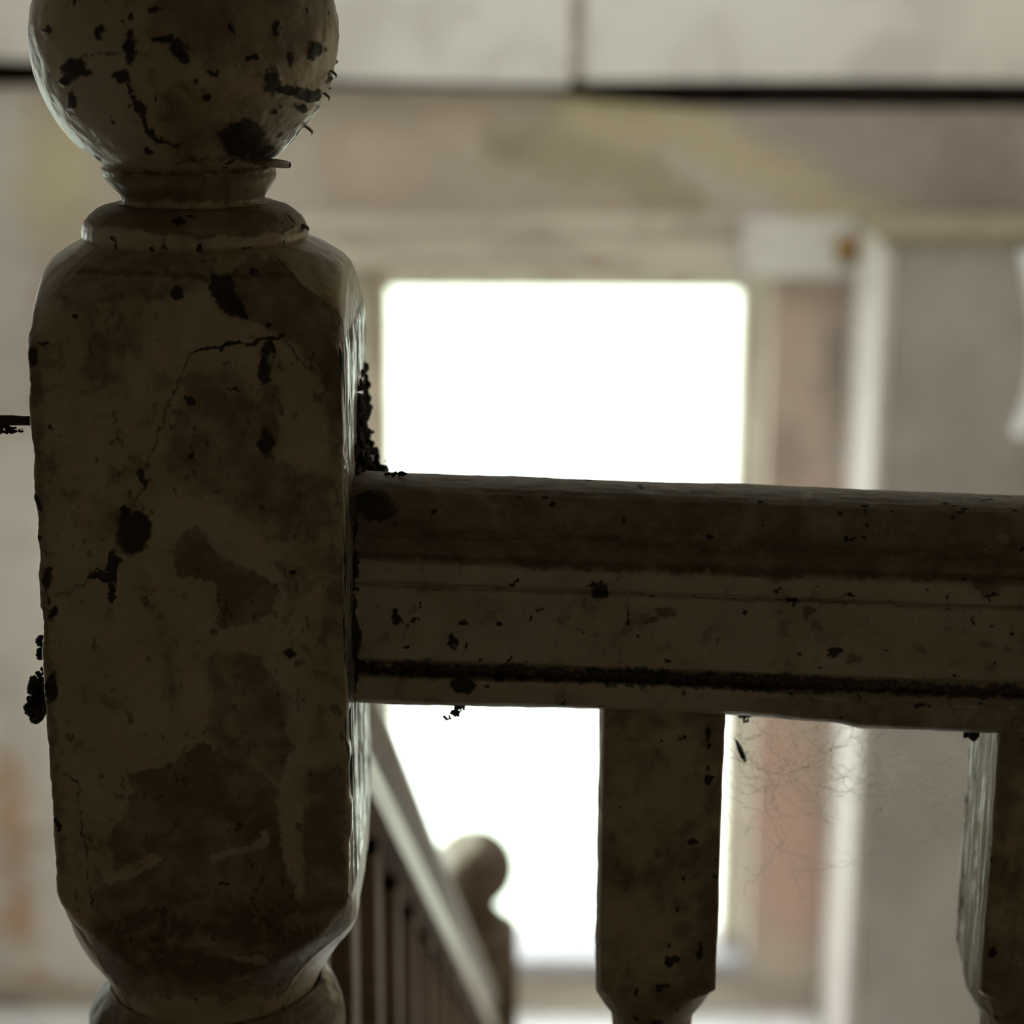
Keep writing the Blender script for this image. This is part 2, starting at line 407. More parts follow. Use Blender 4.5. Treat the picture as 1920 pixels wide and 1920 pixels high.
# other walls; a second stair window in the left wall lights the well
LW = (1.75, 2.80, .0, 1.05)
lw = [(XL - .14, XL, YB, LW[0], ZL - .05, ZC), (XL - .14, XL, LW[1], YW + .16, ZL - .05, ZC),
      (XL - .14, XL, LW[0], LW[1], ZL - .05, LW[2]), (XL - .14, XL, LW[0], LW[1], LW[3], ZC)]
st(boxes('wall_left', lw, M['panel']))
w2 = bpy.data.objects.new('window_2', None); link(w2); st(w2)
for nm, bx in (('stile', (XL - .09, XL - .05, LW[0], LW[0] + .05, LW[2], LW[3])), ('stile', (XL - .09, XL - .05, LW[1] - .05, LW[1], LW[2], LW[3])),
               ('head', (XL - .09, XL - .05, LW[0] + .05, LW[1] - .05, LW[3] - .05, LW[3])), ('sill', (XL - .12, XL + .03, LW[0] - .03, LW[1] + .03, LW[2] - .03, LW[2])),
               ('mullion', (XL - .085, XL - .055, 2.26, 2.30, LW[2], LW[3] - .05))):
    boxes(nm, [bx], M['trim'], w2, .004)
boxes('glass', [(XL - .072, XL - .068, LW[0] + .04, LW[1] - .04, LW[2], LW[3] - .04)], M['glass'], w2)
st(boxes('wall_right', [(XR, XR + .1, YB, YW + .16, ZL - .05, ZC)], M['dark_room']))
st(boxes('wall_back', [(XL, XR, YB - .1, YB, -.02, ZC)], M['dark_room']))
SK = (-.75, 1.1, 2.25, 3.45)
st(boxes('ceiling', [(XL - .14, SK[0], YB - .1, YW + .16, ZC, ZC + .1), (SK[1], XR + .1, YB - .1, YW + .16, ZC, ZC + .1),
   (SK[0], SK[1], YB - .1, SK[2], ZC, ZC + .1), (SK[0], SK[1], SK[3], YW + .16, ZC, ZC + .1)], M['ceiling']))
w3 = bpy.data.objects.new('window_3', None); link(w3); st(w3)
for nm, bx in (('stile', (SK[0], SK[0] + .05, SK[2], SK[3], ZC + .1, ZC + .15)), ('stile', (SK[1] - .05, SK[1], SK[2], SK[3], ZC + .1, ZC + .15)),
               ('rail', (SK[0] + .05, SK[1] - .05, SK[2], SK[2] + .05, ZC + .1, ZC + .15)), ('rail', (SK[0] + .05, SK[1] - .05, SK[3] - .05, SK[3], ZC + .1, ZC + .15)),
               ('glazing_bar', (.155, .195, SK[2] + .05, SK[3] - .05, ZC + .1, ZC + .14))):
    boxes(nm, [bx], M['trim'], w3, .003)
boxes('glass', [(SK[0] + .04, SK[1] - .04, SK[2] + .04, SK[3] - .04, ZC + .12, ZC + .124)], M['glass'], w3)
st(boxes('added_skylight_blocker', [(XL, XR, 1.80, 1.90, 1.45, ZC)], M['panel']))  # added out of view to keep the skylight off the rail and newel
st(boxes('floor', [(XL, XR, EDGE_Y - .02, YW + .1, ZL - .1, ZL)], M['floor']))
st(boxes('floor_landing', [(XL, XR, YB, EDGE_Y, -.16, 0)], M['wood_floor']))
st(boxes('wall_stairwell', [(XL, XR, EDGE_Y - .06, EDGE_Y - .02, ZL, -.16)], M['dark_room']))
st(boxes('baseboard_far', [(XL, P(1560, 1870, YW)[0], YW - .016, YW, ZL, ZL + .052)], M['casing'], bevel=.003))
st(boxes('ground', [(-30, 30, YW + .5, 60, -3.6, -3.4), (-40, XL - .6, -30, YW + .5, -3.6, -3.4)], M['grass']))
portal('window_portal', ((a + b) / 2, YW + .17, (FZ0 + FZ1) / 2), (math.radians(-90), 0, 0), b - a, FZ1 - FZ0 + .05)
portal('skylight_portal', ((SK[0] + SK[1]) / 2, (SK[2] + SK[3]) / 2, ZC + .17), (0, 0, 0), SK[1] - SK[0], SK[3] - SK[2])
portal('side_window_portal', (XL - .15, (LW[0] + LW[1]) / 2, (LW[2] + LW[3]) / 2), (0, math.radians(-90), 0), LW[3] - LW[2], LW[1] - LW[0])

# boxed cupboard in the corner right of the window
YC = 3.40
cxl = P(1634, 900, YC)[0]; ctop = zrow(432, YC, 1750)
cup = empty('cupboard', ((cxl + XR) / 2, (YC + YW) / 2, ZL), 'grey painted built-in cupboard with its lit side painted paler, right of the window', 'cupboard')
o_ = tuple(cup.location)
boxes('front_panel', [(cxl + .012, XR - .003, YC, YC + .02, ZL, ctop - .02)], M['cupboard'], cup, .002, origin=o_)
boxes('side_panel', [(cxl, cxl + .018, YC - .004, YW - .001, ZL, ctop - .02)], M['return'], cup, .002, origin=o_)
boxes('top_board', [(cxl - .006, XR - .003, YC - .01, YW - .036, ctop - .02, ctop)], M['cup_top'], cup, .003, origin=o_)
# knob on the end of the lintel
kp = P(1590, 466, YW - .05)
kn = bmesh.new()
bmesh.ops.create_uvsphere(kn, u_segments=20, v_segments=14, radius=.027, matrix=Matrix.Diagonal((1, .8, 1, 1)))
bmesh.ops.create_cone(kn, cap_ends=True, segments=16, radius1=.016, radius2=.012, depth=.03, matrix=Matrix.Translation((0, .022, 0)) @ Matrix.Rotation(math.radians(-90), 4, 'X'))
me = bpy.data.meshes.new('knob'); kn.to_mesh(me); kn.free(); me.materials.append(M['knob'])
for f in me.polygons: f.use_smooth = True
ko = bpy.data.objects.new('peg_knob', me); ko.location = (kp[0], YW - .055, kp[2]); link(ko)
tag(ko, 'round brown wooden peg on the pale end of the window lintel', 'peg')
# strip of white paper curling off the cupboard front
ts = np.linspace(0, 1, 24); Vp = []
for t in ts:
    q = P(1908 + 26 * math.sin(t * 2.6) - 26 * t * t, 470 + 345 * t, YC - .004)
    wv = .036 + .02 * math.sin(t * 3)
    yy = YC - .004 - .035 * math.sin(t * math.pi)
    for k in (0, 1):
        for y2 in (0, .0015): Vp.append((q[0] + k * .016 - y2, yy - wv * k, q[2] + .004 * k))
Fp = []
for i in range(len(ts) - 1):
    A_, B_ = i * 4, i * 4 + 4
    for k0, k1 in ((0, 1), (1, 3), (3, 2), (2, 0)): Fp.append((A_ + k0, A_ + k1, B_ + k1, B_ + k0))
tag(mesh_from('paper_strip', Vp, Fp, M['paper'], origin=tuple(np.mean(Vp, 0))), 'white strip of paper curling off the grey cupboard front', 'paper strip')

# ------------------------------------------------------------------ turned and squared posts
def rounded_square(a, rad, nf, ns, nb, nr=5, c=(0, 0)):
    """outline counter-clockwise seen from above, starting at the front left; front is -y"""
    def arc(cx, cy, t0): 
        th = np.radians(np.linspace(t0, t0 + 90, nr + 2))
        return np.stack([cx + rad * np.cos(th), cy + rad * np.sin(th)], -1)
    s = a - rad
    L = lambda p0, p1, n: np.stack([np.linspace(p0[0], p1[0], n + 1)[1:-1], np.linspace(p0[1], p1[1], n + 1)[1:-1]], -1)
    return np.concatenate([L((-s, -a), (s, -a), nf), arc(s, -s, -90), L((a, -s), (a, s), ns), arc(s, s, 0),
                           L((s, a), (-s, a), nb), arc(-s, s, 90), L((-a, s), (-a, -s), ns), arc(-s, -s, 180)])
def prism(outline, zs, Rz, cxz=None, soft=False):
    """square post cut back by a turned profile Rz at each height"""
    r = np.hypot(outline[:, 0], outline[:, 1])
    k = np.minimum(1.0, Rz[None, :] / r[:, None])
    if soft: k = (1 + (r[:, None] / Rz[None, :]) ** 38) ** (-1 / 38)
    V = np.empty((len(outline), len(zs), 3))
    V[..., 0] = outline[:, :1] * k + (0 if cxz is None else cxz[None, :]); V[..., 1] = outline[:, 1:] * k; V[..., 2] = zs[None, :]
    return V
def lathe(zs, Rz, n, cxz=None, dense_front=False):
    th = np.linspace(0, 2 * math.pi, n, endpoint=False)
    V = np.empty((n, len(zs), 3))
    V[..., 0] = Rz[None] * np.cos(th)[:, None] + (0 if cxz is None else cxz[None]); V[..., 1] = Rz[None] * np.sin(th)[:, None]; V[..., 2] = zs[None]
    return V
def dense_rows(tab_z, n):
    return np.linspace(tab_z[0], tab_z[-1], n)
def fan_caps(Vg):
    return Vg

HALF = .0478; YAX = .60 + HALF
XAX = P(356.5, 1000, .60)[0]
def mpp(py): return YAX / (FWD[1] - 0 + 0) * 0 + np.linalg.norm(P(961, py, YAX) - P(960, py, YAX))
def axis_x(px, py): return P(px, py, YAX)[0] - XAX
zpy = lambda py: zrow(py, YAX, 380)

# finial profile: (row, half width px, centre px)
ball = [(62 + 287 * math.sin(t), 287 * math.cos(t), 347) for t in np.linspace(-math.pi / 2 + .02, math.asin((309 - 62) / 287), 60)]
neck = [(314, 160, 352), (326, 162, 357), (334, 160, 357), (341, 155, 358), (352, 146, 360), (362, 138, 362), (369, 134.5, 362), (374, 136, 363), (377, 141, 363)]
collar = [(372, 128, 363), (378, 142, 364), (381, 156, 364), (385, 171, 364), (393, 187, 365), (404, 199, 366), (416, 206, 366), (428, 210, 367), (438, 210.5, 367), (446, 207, 367), (451, 200, 367), (455, 190, 367), (458, 170, 368)]
def to_prof(tab): return (np.array([zpy(t[0]) for t in tab]), np.array([t[1] * mpp(t[0]) for t in tab]), np.array([axis_x(t[2], t[0]) for t in tab]))
def resample(prof, n):
    z, r, c = prof; s = np.concatenate([[0], np.cumsum(np.hypot(np.diff(z), np.diff(r)))])
    t = np.linspace(0, s[-1], n); return np.interp(t, s, z), np.interp(t, s, r), np.interp(t, s, c)
block_R = [(432, .0320), (440, .0340), (447, .0368), (460, .0415), (480, .0465), (505, .0515), (530, .0557), (560, .0602), (590, .0655), (625, .0715), (660, .084),
           (1490, .086), (1525, .078), (1550, .0705), (1600, .0638), (1640, .0592), (1670, .0550), (1700, .0508), (1735, .0462), (1765, .0424), (1790, .0388), (1812, .0368), (1834, .0356)]
turn = [(1826, 196), (1834, 197), (1842, 205), (1852, 217), (1868, 228), (1890, 236), (1915, 238), (1940, 232), (1960, 218), (1972, 196), (1990, 180), (2020, 170),
        (2080, 178), (2180, 205), (2300, 228), (2450, 232), (2620, 215)]

def displaced(V, amount, closed=True):
    """push grid points along their normals"""
    du = (np.roll(V, -1, 0) - np.roll(V, 1, 0)) if closed else np.gradient(V, axis=0)
    dv = np.gradient(V, axis=1)
    n = np.cross(du, dv); n /= np.linalg.norm(n, axis=-1, keepdims=True) + 1e-12
    return V + n * amount[..., None]

def wear_light_attr(n): return np.zeros((n, 4))
UP_O = np.array((XAX, YAX, 0.0))
def build_newel(name, loc, base_drop, label, hi):
    """newel post; loc = foot, base_drop = height removed from the plain foot"""
    root = empty(name, loc, label, 'post', 'turned newel posts with ball tops')
    mat = M['paint']
    dz = -base_drop
    def put(nm, V, mat, closed=True, disp=None, wear_light=None, sharp=False):
        nu, nv = V.shape[:2]
        Vl = V.copy(); Vl[..., 2] += dz
        if wear_light is None:
            q = Paint(Vl.reshape(-1, 3) + np.array(loc), 7, 6); wear_light = np.zeros((nu * nv, 4))
            cl = q.poly([(790, 1530), (905, 1535), (893, 1590), (850, 1625), (835, 1700), (790, 1720)], 5)
            wear_light[:, 0] = 1.35 * (1 - cl); wear_light[:, 1] = .45 * (1 - cl); wear_light[:, 3] = cl  # ball's lit upper left painted pale, rest of the post darkened for shade
            if nm == 'block': wear_light[:, 0] = 1.5; wear_light[:, 1] = .42
        at = {'wear_light': wear_light}
        return mesh_from(nm, Vl.reshape(-1, 3), grid_faces(nu, nv, closed)[:, ::-1], mat, root, at)
    # --- ball and neck
    for nm, tab, rows in (('ball_finial', ball + neck, 300 if hi else 60), ('collar', collar, 70 if hi else 24)):
        z, r, c = resample(to_prof(tab), rows)
        if nm == 'ball_finial': r[0] = .0004
        V = lathe(z, r, 560 if hi else 64, c)
        wear_light = None
        if hi:
            G = V + UP_O; flat = G.reshape(-1, 3); q = Paint(flat, 11, 8)
            x, y, zz = flat.T
            front = sstep(.012, -.012, y - YAX)
            w = wear_light_attr(len(flat))
            if nm == 'ball_finial':
                br = .75 * q.poly([(270, -250), (700, -250), (640, 60), (560, 130), (420, 150), (330, 110), (270, 60)], 60)
                br = np.maximum(br, .55 * q.poly([(280, 150), (640, 130), (600, 330), (300, 330)], 60))
                br = np.maximum(br, .9 * q.poly([(190, 322), (540, 322), (540, 380), (190, 380)], 10))
                dk = np.zeros(len(flat))
                for b in ((138, 128, 21, 24), (162, 136, 14, 8), (128, 150, 9, 14), (140, 185, 5, 16), (243, 95, 13, 28), (240, 60, 8, 12), (236, 145, 15, 14), (222, 138, 12, 8),
                          (310, 78, 28, 9), (335, 92, 18, 14), (345, 110, 12, 12), (186, 57, 9, 11), (88, 55, 5, 9), (510, 152, 15, 24), (585, 180, 16, 13), (515, 205, 8, 9),
                          (562, 205, 13, 8), (455, 262, 44, 36), (475, 284, 46, 17), (522, 55, 8, 18), (592, 92, 13, 16), (436, 55, 6, 8), (258, 200, 11, 14), (388, 178, 12, 9),
                          (400, 137, 7, 8), (620, 150, 7, 12), (600, 235, 8, 14), (290, 20, 10, 5), (475, 110, 12, 8), (365, 152, 5, 5)):
                    dk = np.maximum(dk, q.blob(*b))
                dk = np.maximum(dk, .8 * q.line([(243, 165), (262, 205), (276, 240), (300, 262), (330, 268)], 5))
                dk = np.maximum(dk, q.line([(508, 160), (545, 168), (580, 182)], 8))
                dk = np.maximum(dk, .6 * q.line([(150, 100), (230, 104), (260, 100)], 4))
                dk = np.maximum(dk, .5 * q.line([(330, 300), (450, 296), (500, 302)], 5))
                w[:, 3] = .5 * q.poly([(60, 80), (230, 90), (250, 230), (300, 280), (200, 330), (100, 240)], 20)  # left of the ball painted paler, as lit from that side
                glo = q.poly([(480, 312), (500, 280), (560, 240), (640, 235), (600, 330)], 8)
                w[:, 2] = .55 * glo * (1 - dk)
                am = np.zeros(len(flat))
                # the broken lower right of the ball
                am -= .0052 * q.poly([(520, 312), (545, 280), (590, 256), (640, 262), (620, 318)], 7)
                am += .0009 * q.poly([(505, 306), (545, 310), (545, 320), (500, 318)], 3)
            else:
                br = .8 * q.poly([(150, 370), (590, 370), (590, 425), (480, 440), (420, 445), (300, 440), (200, 425), (150, 420)], 8)
                dk = .7 * np.maximum(q.line([(215, 445), (220, 465)], 3), q.line([(310, 450), (312, 470)], 3))
                dk = np.maximum(dk, q.blob(330, 412, 14, 8)); dk = np.maximum(dk, q.blob(470, 468, 30, 6))
                w[:, 3] = .35 * q.poly([(160, 430), (420, 450), (420, 475), (160, 470)], 5)  # highlight on the collar's left rim painted in
                am = np.zeros(len(flat))
            noi = fbm(x * 260, y * 260, zz * 260, 31, 4) - .5
            noi2 = fbm(x * 60, y * 60, zz * 60, 35, 3) - .5
            w[:, 0] = np.maximum(br * 1.0, 1.6 * (fbm(x * 70, y * 70, zz * 70, 77, 4) - .52)); w[:, 1] = np.maximum(dk * front, 0)
            w[:, 1] = np.maximum(w[:, 1], sstep(.70, .78, fbm(x * 210, y * 210, zz * 160, 91, 4)))
            am = am + noi * .0007 + noi2 * .0010 + .0005 * dk * (1 + 2 * noi) - .00025 * sstep(.35, .65, w[:, 0])
            # flaky right edge
            am += .0022 * sstep(.62, .8, fbm(x * 240, y * 240, zz * 240, 55, 3)) * sstep(585, 620, q.x0) * sstep(40, 90, q.y0)
            if nm == 'ball_finial': am *= sstep(0, 12, np.tile(np.arange(rows), 560))
            V = displaced(V, -am.reshape(V.shape[:2]))
            wear_light = np.clip(w, 0, 1)
        put(nm, V, mat, True, None, wear_light)
    # --- block
    bz = np.array([zpy(t[0]) for t in block_R]); bR = np.array([t[1] for t in block_R])
    rows = 620 if hi else 90
    z = np.linspace(bz[0], bz[-1], rows); R = np.interp(z, bz[::-1], bR[::-1])
    out = rounded_square(HALF, .0022, 270, 70, 16) if hi else rounded_square(HALF, .003, 16, 16, 16, 3)
    cshift = np.interp(z, [bz[-1], zpy(1740), zpy(1650), zpy(620), zpy(440)], [axis_x(405, 1830), axis_x(402, 1735), 0, 0, axis_x(368, 440)])
    V = prism(out, z, R, cshift, True)
    wear_light = None
    if hi:
        G = V + UP_O; flat = G.reshape(-1, 3); q = Paint(flat, 21, 8); x, y, zz = flat.T
        front = sstep(.60 + .02, .60 + .004, y) ; nfr = np.repeat((np.arange(len(out)) < 270 + 3) | (np.arange(len(out)) > len(out) - 4), rows).astype(float)
        front = np.maximum(front, nfr)
        w = wear_light_attr(len(flat))
        br = .95 * q.poly([(470, 480), (680, 480), (660, 820), (640, 900), (625, 760), (600, 700), (560, 660), (500, 620), (470, 600), (420, 590), (400, 530)], 10)
        br = np.maximum(br, .62 * q.poly([(90, 455), (640, 455), (640, 560), (400, 545), (180, 590), (90, 560)], 14))
        br = np.maximum(br, .62 * q.poly([(340, 700), (440, 680), (490, 760), (500, 860), (620, 880), (640, 1020), (560, 1040), (470, 1000), (430, 950), (330, 930), (300, 860)], 16))
        br = np.maximum(br, .85 * q.poly([(325, 1040), (350, 995), (385, 985), (400, 1010), (440, 1060), (520, 1095), (510, 1140), (480, 1165), (440, 1180), (400, 1180), (410, 1100), (330, 1080)], 6))
        br = np.maximum(br, .55 * q.poly([(380, 1050), (430, 1045), (500, 1060), (560, 1010), (640, 1010), (640, 1080), (560, 1130), (470, 1050)], 10))
        br = np.maximum(br, .62 * q.poly([(380, 1230), (440, 1215), (490, 1235), (530, 1300), (548, 1400), (540, 1480), (420, 1420), (380, 1370), (395, 1290)], 9))
        br = np.maximum(br, 1.0 * q.poly([(175, 1670), (300, 1620), (285, 1600), (215, 1630), (205, 1570), (250, 1490), (230, 1450), (300, 1440), (370, 1390), (480, 1440), (520, 1480), (530, 1600), (555, 1680), (660, 1680), (660, 1850), (200, 1850)], 9))
        br = np.maximum(br, .8 * q.poly([(570, 1440), (650, 1440), (650, 1720), (575, 1700), (565, 1600)], 12))
        br = np.maximum(br, .7 * q.poly([(40, 560), (78, 560), (95, 1200), (130, 1640), (100, 1640)], 14))
        dk = .8 * q.poly([(392, 505), (430, 520), (452, 560), (470, 600), (430, 595), (395, 560)], 7)
        for b in ((330, 552, 13, 14), (475, 508, 11, 6), (503, 655, 9, 15), (500, 828, 14, 26), (268, 893, 9, 14), (236, 962, 8, 14), (250, 1000, 34, 38), (262, 985, 28, 20),
                  (215, 1060, 11, 32), (208, 1105, 8, 25), (192, 1078, 26, 11), (547, 1074, 7, 7), (97, 1152, 9, 8), (136, 595, 6, 6), (60, 668, 11, 22), (82, 648, 9, 5),
                  (68, 940, 6, 16), (90, 1075, 6, 22), (540, 1228, 14, 10), (420, 1660, 10, 3), (95, 1290, 9, 30), (110, 1545, 5, 14), (505, 610, 7, 6), (350, 750, 10, 9), (360, 850, 7, 6), (440, 730, 12, 4)):
            dk = np.maximum(dk, q.blob(*b))
        dk = np.maximum(dk, .75 * q.blob(497, 692, 13, 36))
        dk = np.maximum(dk, .8 * q.line([(530, 637), (490, 640), (440, 646), (405, 650), (365, 655)], 4.2))
        dk = np.maximum(dk, .55 * q.line([(365, 655), (345, 690), (325, 735), (308, 780), (290, 830), (278, 870), (262, 920), (245, 960)], 3.0))
        dk = np.maximum(dk, .55 * q.line([(535, 645), (560, 670), (595, 700)], 4))
        dk = np.maximum(dk, .45 * q.line([(110, 1120), (160, 1090), (210, 1065)], 7))
        dk = np.maximum(dk, .6 * q.line([(118, 1452), (140, 1462), (148, 1500), (160, 1600), (172, 1700)], 2.6))
        br = np.maximum(br, 1.5 * q.poly([(180, 1700), (420, 1660), (650, 1700), (650, 1860), (180, 1860)], 40))
        dk = np.maximum(dk, .5 * q.line([(100, 500), (240, 512), (380, 520), (560, 512), (660, 500)], 8))
        pale = np.zeros(len(flat))
        for l, wd in (([(205, 1656), (250, 1640), (300, 1608)], 5), ([(285, 1415), (330, 1400), (372, 1378)], 8), ([(505, 1240), (545, 1300), (570, 1370), (548, 1430), (535, 1480)], 9),
                      ([(545, 1480), (560, 1530), (540, 1590), (535, 1610), (550, 1630), (566, 1660)], 6), ([(370, 975), (395, 1000), (425, 1040), (460, 1058), (505, 1070), (528, 1100), (530, 1150), (480, 1180)], 10),
                      ([(400, 1610), (470, 1590), (500, 1570)], 9), ([(380, 560), (370, 600), (350, 640)], 14), ([(440, 1800), (500, 1802)], 6), ([(570, 1795), (610, 1760), (640, 1710)], 5)):
            pale = np.maximum(pale, .55 * q.line(l, wd))
        br = br * (1 - .9 * pale)
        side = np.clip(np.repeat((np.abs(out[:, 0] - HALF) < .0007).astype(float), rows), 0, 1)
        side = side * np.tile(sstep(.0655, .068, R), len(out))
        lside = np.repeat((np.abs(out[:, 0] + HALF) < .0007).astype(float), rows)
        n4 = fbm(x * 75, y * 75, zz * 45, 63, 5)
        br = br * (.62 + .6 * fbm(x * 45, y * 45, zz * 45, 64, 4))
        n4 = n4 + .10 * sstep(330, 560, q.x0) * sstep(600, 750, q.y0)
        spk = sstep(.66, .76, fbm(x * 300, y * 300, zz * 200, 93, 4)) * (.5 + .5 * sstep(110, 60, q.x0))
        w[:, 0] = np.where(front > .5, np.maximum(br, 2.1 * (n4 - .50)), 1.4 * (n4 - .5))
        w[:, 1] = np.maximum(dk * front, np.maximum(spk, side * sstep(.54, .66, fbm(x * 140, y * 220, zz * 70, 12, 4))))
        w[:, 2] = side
        w[:, 3] = pale * front + .4 * lside  # left face painted paler for the light on its edge
        noi = fbm(x * 240, y * 240, zz * 160, 41, 4) - .5; big = fbm(x * 42, y * 42, zz * 42, 44, 3) - .5
        am = noi * .0005 + big * .0012 + .0004 * dk * (1 + 2 * noi) * front - .0003 * sstep(.35, .6, w[:, 0]) * front
        grain = fbm(x * 900, y * 500, zz * 22, 49, 3) - .5
        am += side * .0004 * grain
        am += .0008 * front * sstep(.6, .78, fbm(x * 200, y * 200, zz * 90, 58, 3)) * sstep(80, 45, q.x0)      # ragged left edge
        edge = np.repeat(((np.abs(np.arange(len(out)) - 275) < 5) | (np.arange(len(out)) > len(out) - 9)).astype(float), rows)
        am -= edge * .0007 * sstep(.45, .7, fbm(x * 20, y * 20, zz * 90, 71, 4))
        V = displaced(V, -am.reshape(V.shape[:2]))
        wear_light = np.clip(w, 0, (1.5, 1, 1, 1))
    put('block', V, mat, True, None, wear_light)
    # --- turned shaft under the block and the square foot
    zt = np.array([zpy(t[0]) for t in turn]); rt = np.array([t[1] * mpp(min(t[0], 2100)) for t in turn])
    cs = np.full(len(zt), axis_x(408, 1880))
    zend = base_drop + .30
    keep = zt > zend + .01
    zt, rt, cs = np.append(zt[keep], zend), np.append(rt[keep], .040), np.append(cs[keep], cs[0])
    z, r, c = resample((zt, rt, cs), 260 if hi else 60)
    V = lathe(z, r, 300 if hi else 48, c)
    wear_light = None
    if hi:
        G = V + UP_O; flat = G.reshape(-1, 3); q = Paint(flat, 28, 8); x, y, zz = flat.T
        w = wear_light_attr(len(flat)); n4 = fbm(x * 60, y * 60, zz * 60, 13, 4)
        w[:, 0] = 1.25 + .8 * (n4 - .5)
        pl_ = .8 * np.maximum(q.line([(215, 1855), (245, 1890), (330, 1925)], 9), q.line([(270, 1838), (380, 1850), (470, 1845)], 5))
        pl_ = np.maximum(pl_, .9 * q.line([(612, 1800), (618, 1840), (626, 1870)], 5))
        w[:, 3] = pl_; w[:, 0] *= 1 - pl_
        w[:, 1] = .8 * q.line([(240, 1830), (420, 1866), (600, 1840)], 10)
        noi = fbm(x * 200, y * 200, zz * 200, 5, 4) - .5
        V = displaced(V, -(noi * .0012).reshape(V.shape[:2])); wear_light = np.clip(w, 0, (1.6, 1, 1, 1))
    put('turned_shaft', V, mat, True, None, wear_light)
    o2 = rounded_square(HALF, .003, 6, 6, 6, 3)
    z = np.array([zend + .02, zend + .016, zend, base_drop + .02, base_drop]); R = np.array([.02, .05, .0684, .0684, .0684])
    V = prism(o2, z, R, np.full(5, cs[0] * .5))
    wear_light = None if not hi else np.tile((.6, 0, 0, 0), (len(o2) * 5, 1))
    put('foot_block', V, mat, True, None, wear_light)
    return root

newel = build_newel('newel_post', (XAX, YAX, 0), 0.0, 'large dark newel post with flaking cream paint and ball top, nearest the camera', True)
# paint flakes and the splinter on the broken ball
def curl(name, pts, wid, mat, parent, origin, thick=.0005):
    V = []
    for i, (q, wd) in enumerate(zip(pts, wid)):
        q = np.asarray(q)
        for s_ in (-1, 1):
            for h in (0, thick): V.append(q + np.array((0, s_ * wd, h)))
    Fq = []
    for i in range(len(pts) - 1):
        A_, B_ = i * 4, i * 4 + 4
        for k0, k1 in ((0, 1), (1, 3), (3, 2), (2, 0)): Fq.append((A_ + k0, A_ + k1, B_ + k1, B_ + k0))
    return mesh_from(name, V, Fq, mat, parent, origin=origin, attr={'wear_light': np.tile((.9, .1, 0, 0), (len(V), 1))})
n_o = (XAX, YAX, 0)
curl('splinter', [P(468, 303, .622), P(495, 307, .624), P(515, 310, .628), P(532, 312, .632), P(544, 314, .636)], [.002, .006, .007, .006, .003], M['paint'], newel, n_o, .0013)
for k, (px, py) in enumerate(((629, 140), (616, 182), (584, 246), (577, 428))):
    curl('paint_flake', [P(px - 12, py - 8, .645), P(px - 4, py - 3, .643), P(px + 2, py + 3, .641), P(px, py + 8, .640)], [.002, .003, .002, .0008], M['paint'], newel, n_o)

low_ball = P(890, 1628, 2.12)
up_ball_z = zpy(62)
low = build_newel('newel_post', (low_ball[0] + .002, 2.12, ZL), (up_ball_z - (low_ball[2] - ZL)), 'small blurred newel post with ball top at the stair foot before the window', False)

# ------------------------------------------------------------------ landing handrail
RAIL_SL = .033
RP = [(-3, .004), (-1, -.004), (3, -.010), (10, -.0155), (19, -.0205), (30, -.0245), (44, -.0272), (58, -.0288), (80, -.0286), (98, -.0268), (112, -.0235), (122, -.0205), (134, -.0198),
      (148, -.0206), (158, -.0232), (164, -.0250), (170, -.0258), (203, -.0262), (206, -.0252), (209, -.0252), (212, -.0268), (217, -.0275), (340, -.0275), (346, -.0268), (350, -.0220), (354, -.0155),
      (372, -.0145), (378, -.0205), (382, -.0232), (388, -.0238), (424, -.0238), (429, -.0225), (432, -.019)]
YR = YAX
rz = np.array([zrow(888 + v, YR + y, 720) for v, y in RP]); ry = np.array([y for v, y in RP])
s_ = np.concatenate([[0], np.cumsum(np.hypot(np.diff(rz), np.diff(ry)))]); t = np.linspace(0, s_[-1], 300)
fz, fy, fv = np.interp(t, s_, rz), np.interp(t, s_, ry), np.interp(t, s_, [v for v, y in RP])
bz_, by_ = rz[::-1], -ry[::-1]
bz_ = np.minimum(bz_, np.array([zrow(894, YR + yy, 720) for yy in by_]))
pz = np.concatenate([fz, bz_]); py_ = np.concatenate([fy, by_]); pv = np.concatenate([fv, [v for v, y in RP][::-1]])
x0r = XAX + HALF - .0006; x_end = XR - .001
xr0 = P(720, 888, YR - .026)[0]
rx = np.concatenate([np.linspace(x0r, P(1930, 1000, YR)[0], 560), np.linspace(P(1930, 1000, YR)[0], x_end, 30)[1:]])
V = np.empty((len(pz), len(rx), 3))
V[..., 0] = rx[None]; V[..., 1] = YR + py_[:, None]; V[..., 2] = pz[:, None] - RAIL_SL * (rx[None] - xr0)
pxr, _ = proj(V[0]);
low_lip = sstep(374, 384, pv)[:, None]
V[..., 2] -= low_lip * (.0013 * sstep(1380, 1560, pxr) + .0016 * sstep(1555, 1620, pxr))[None]
V[..., 2] += low_lip * (.0010 * np.exp(-((pxr - 1180) / 160) ** 2))[None]
flat = V.reshape(-1, 3); q = Paint(flat, 61, 9); x, y, z = flat.T
base = 888 + (RAIL_SL + .005) * (q.x0 - 720)
v = q.wy - base
w = wear_light_attr(len(flat))
wob = 26 * (fbm(q.x0 / 90, np.zeros_like(x), np.zeros_like(x), 3, 4) - .5)
br = .72 * sstep(176 + 4, 150, v + wob) * sstep(96, 128, v + wob * .3)
br = np.maximum(br, (.45 + .55 * fbm(x * 22, y * 30, z * 60, 18, 4)) * sstep(132, 112, v + wob * .3))
br = np.maximum(br, .8 * sstep(110, 90, v) * sstep(.42, .55, fbm(x * 30, y * 30, z * 60, 8, 4)))
br = np.maximum(br, .6 * sstep(384, 396, v) * sstep(1300, 1500, q.x0))
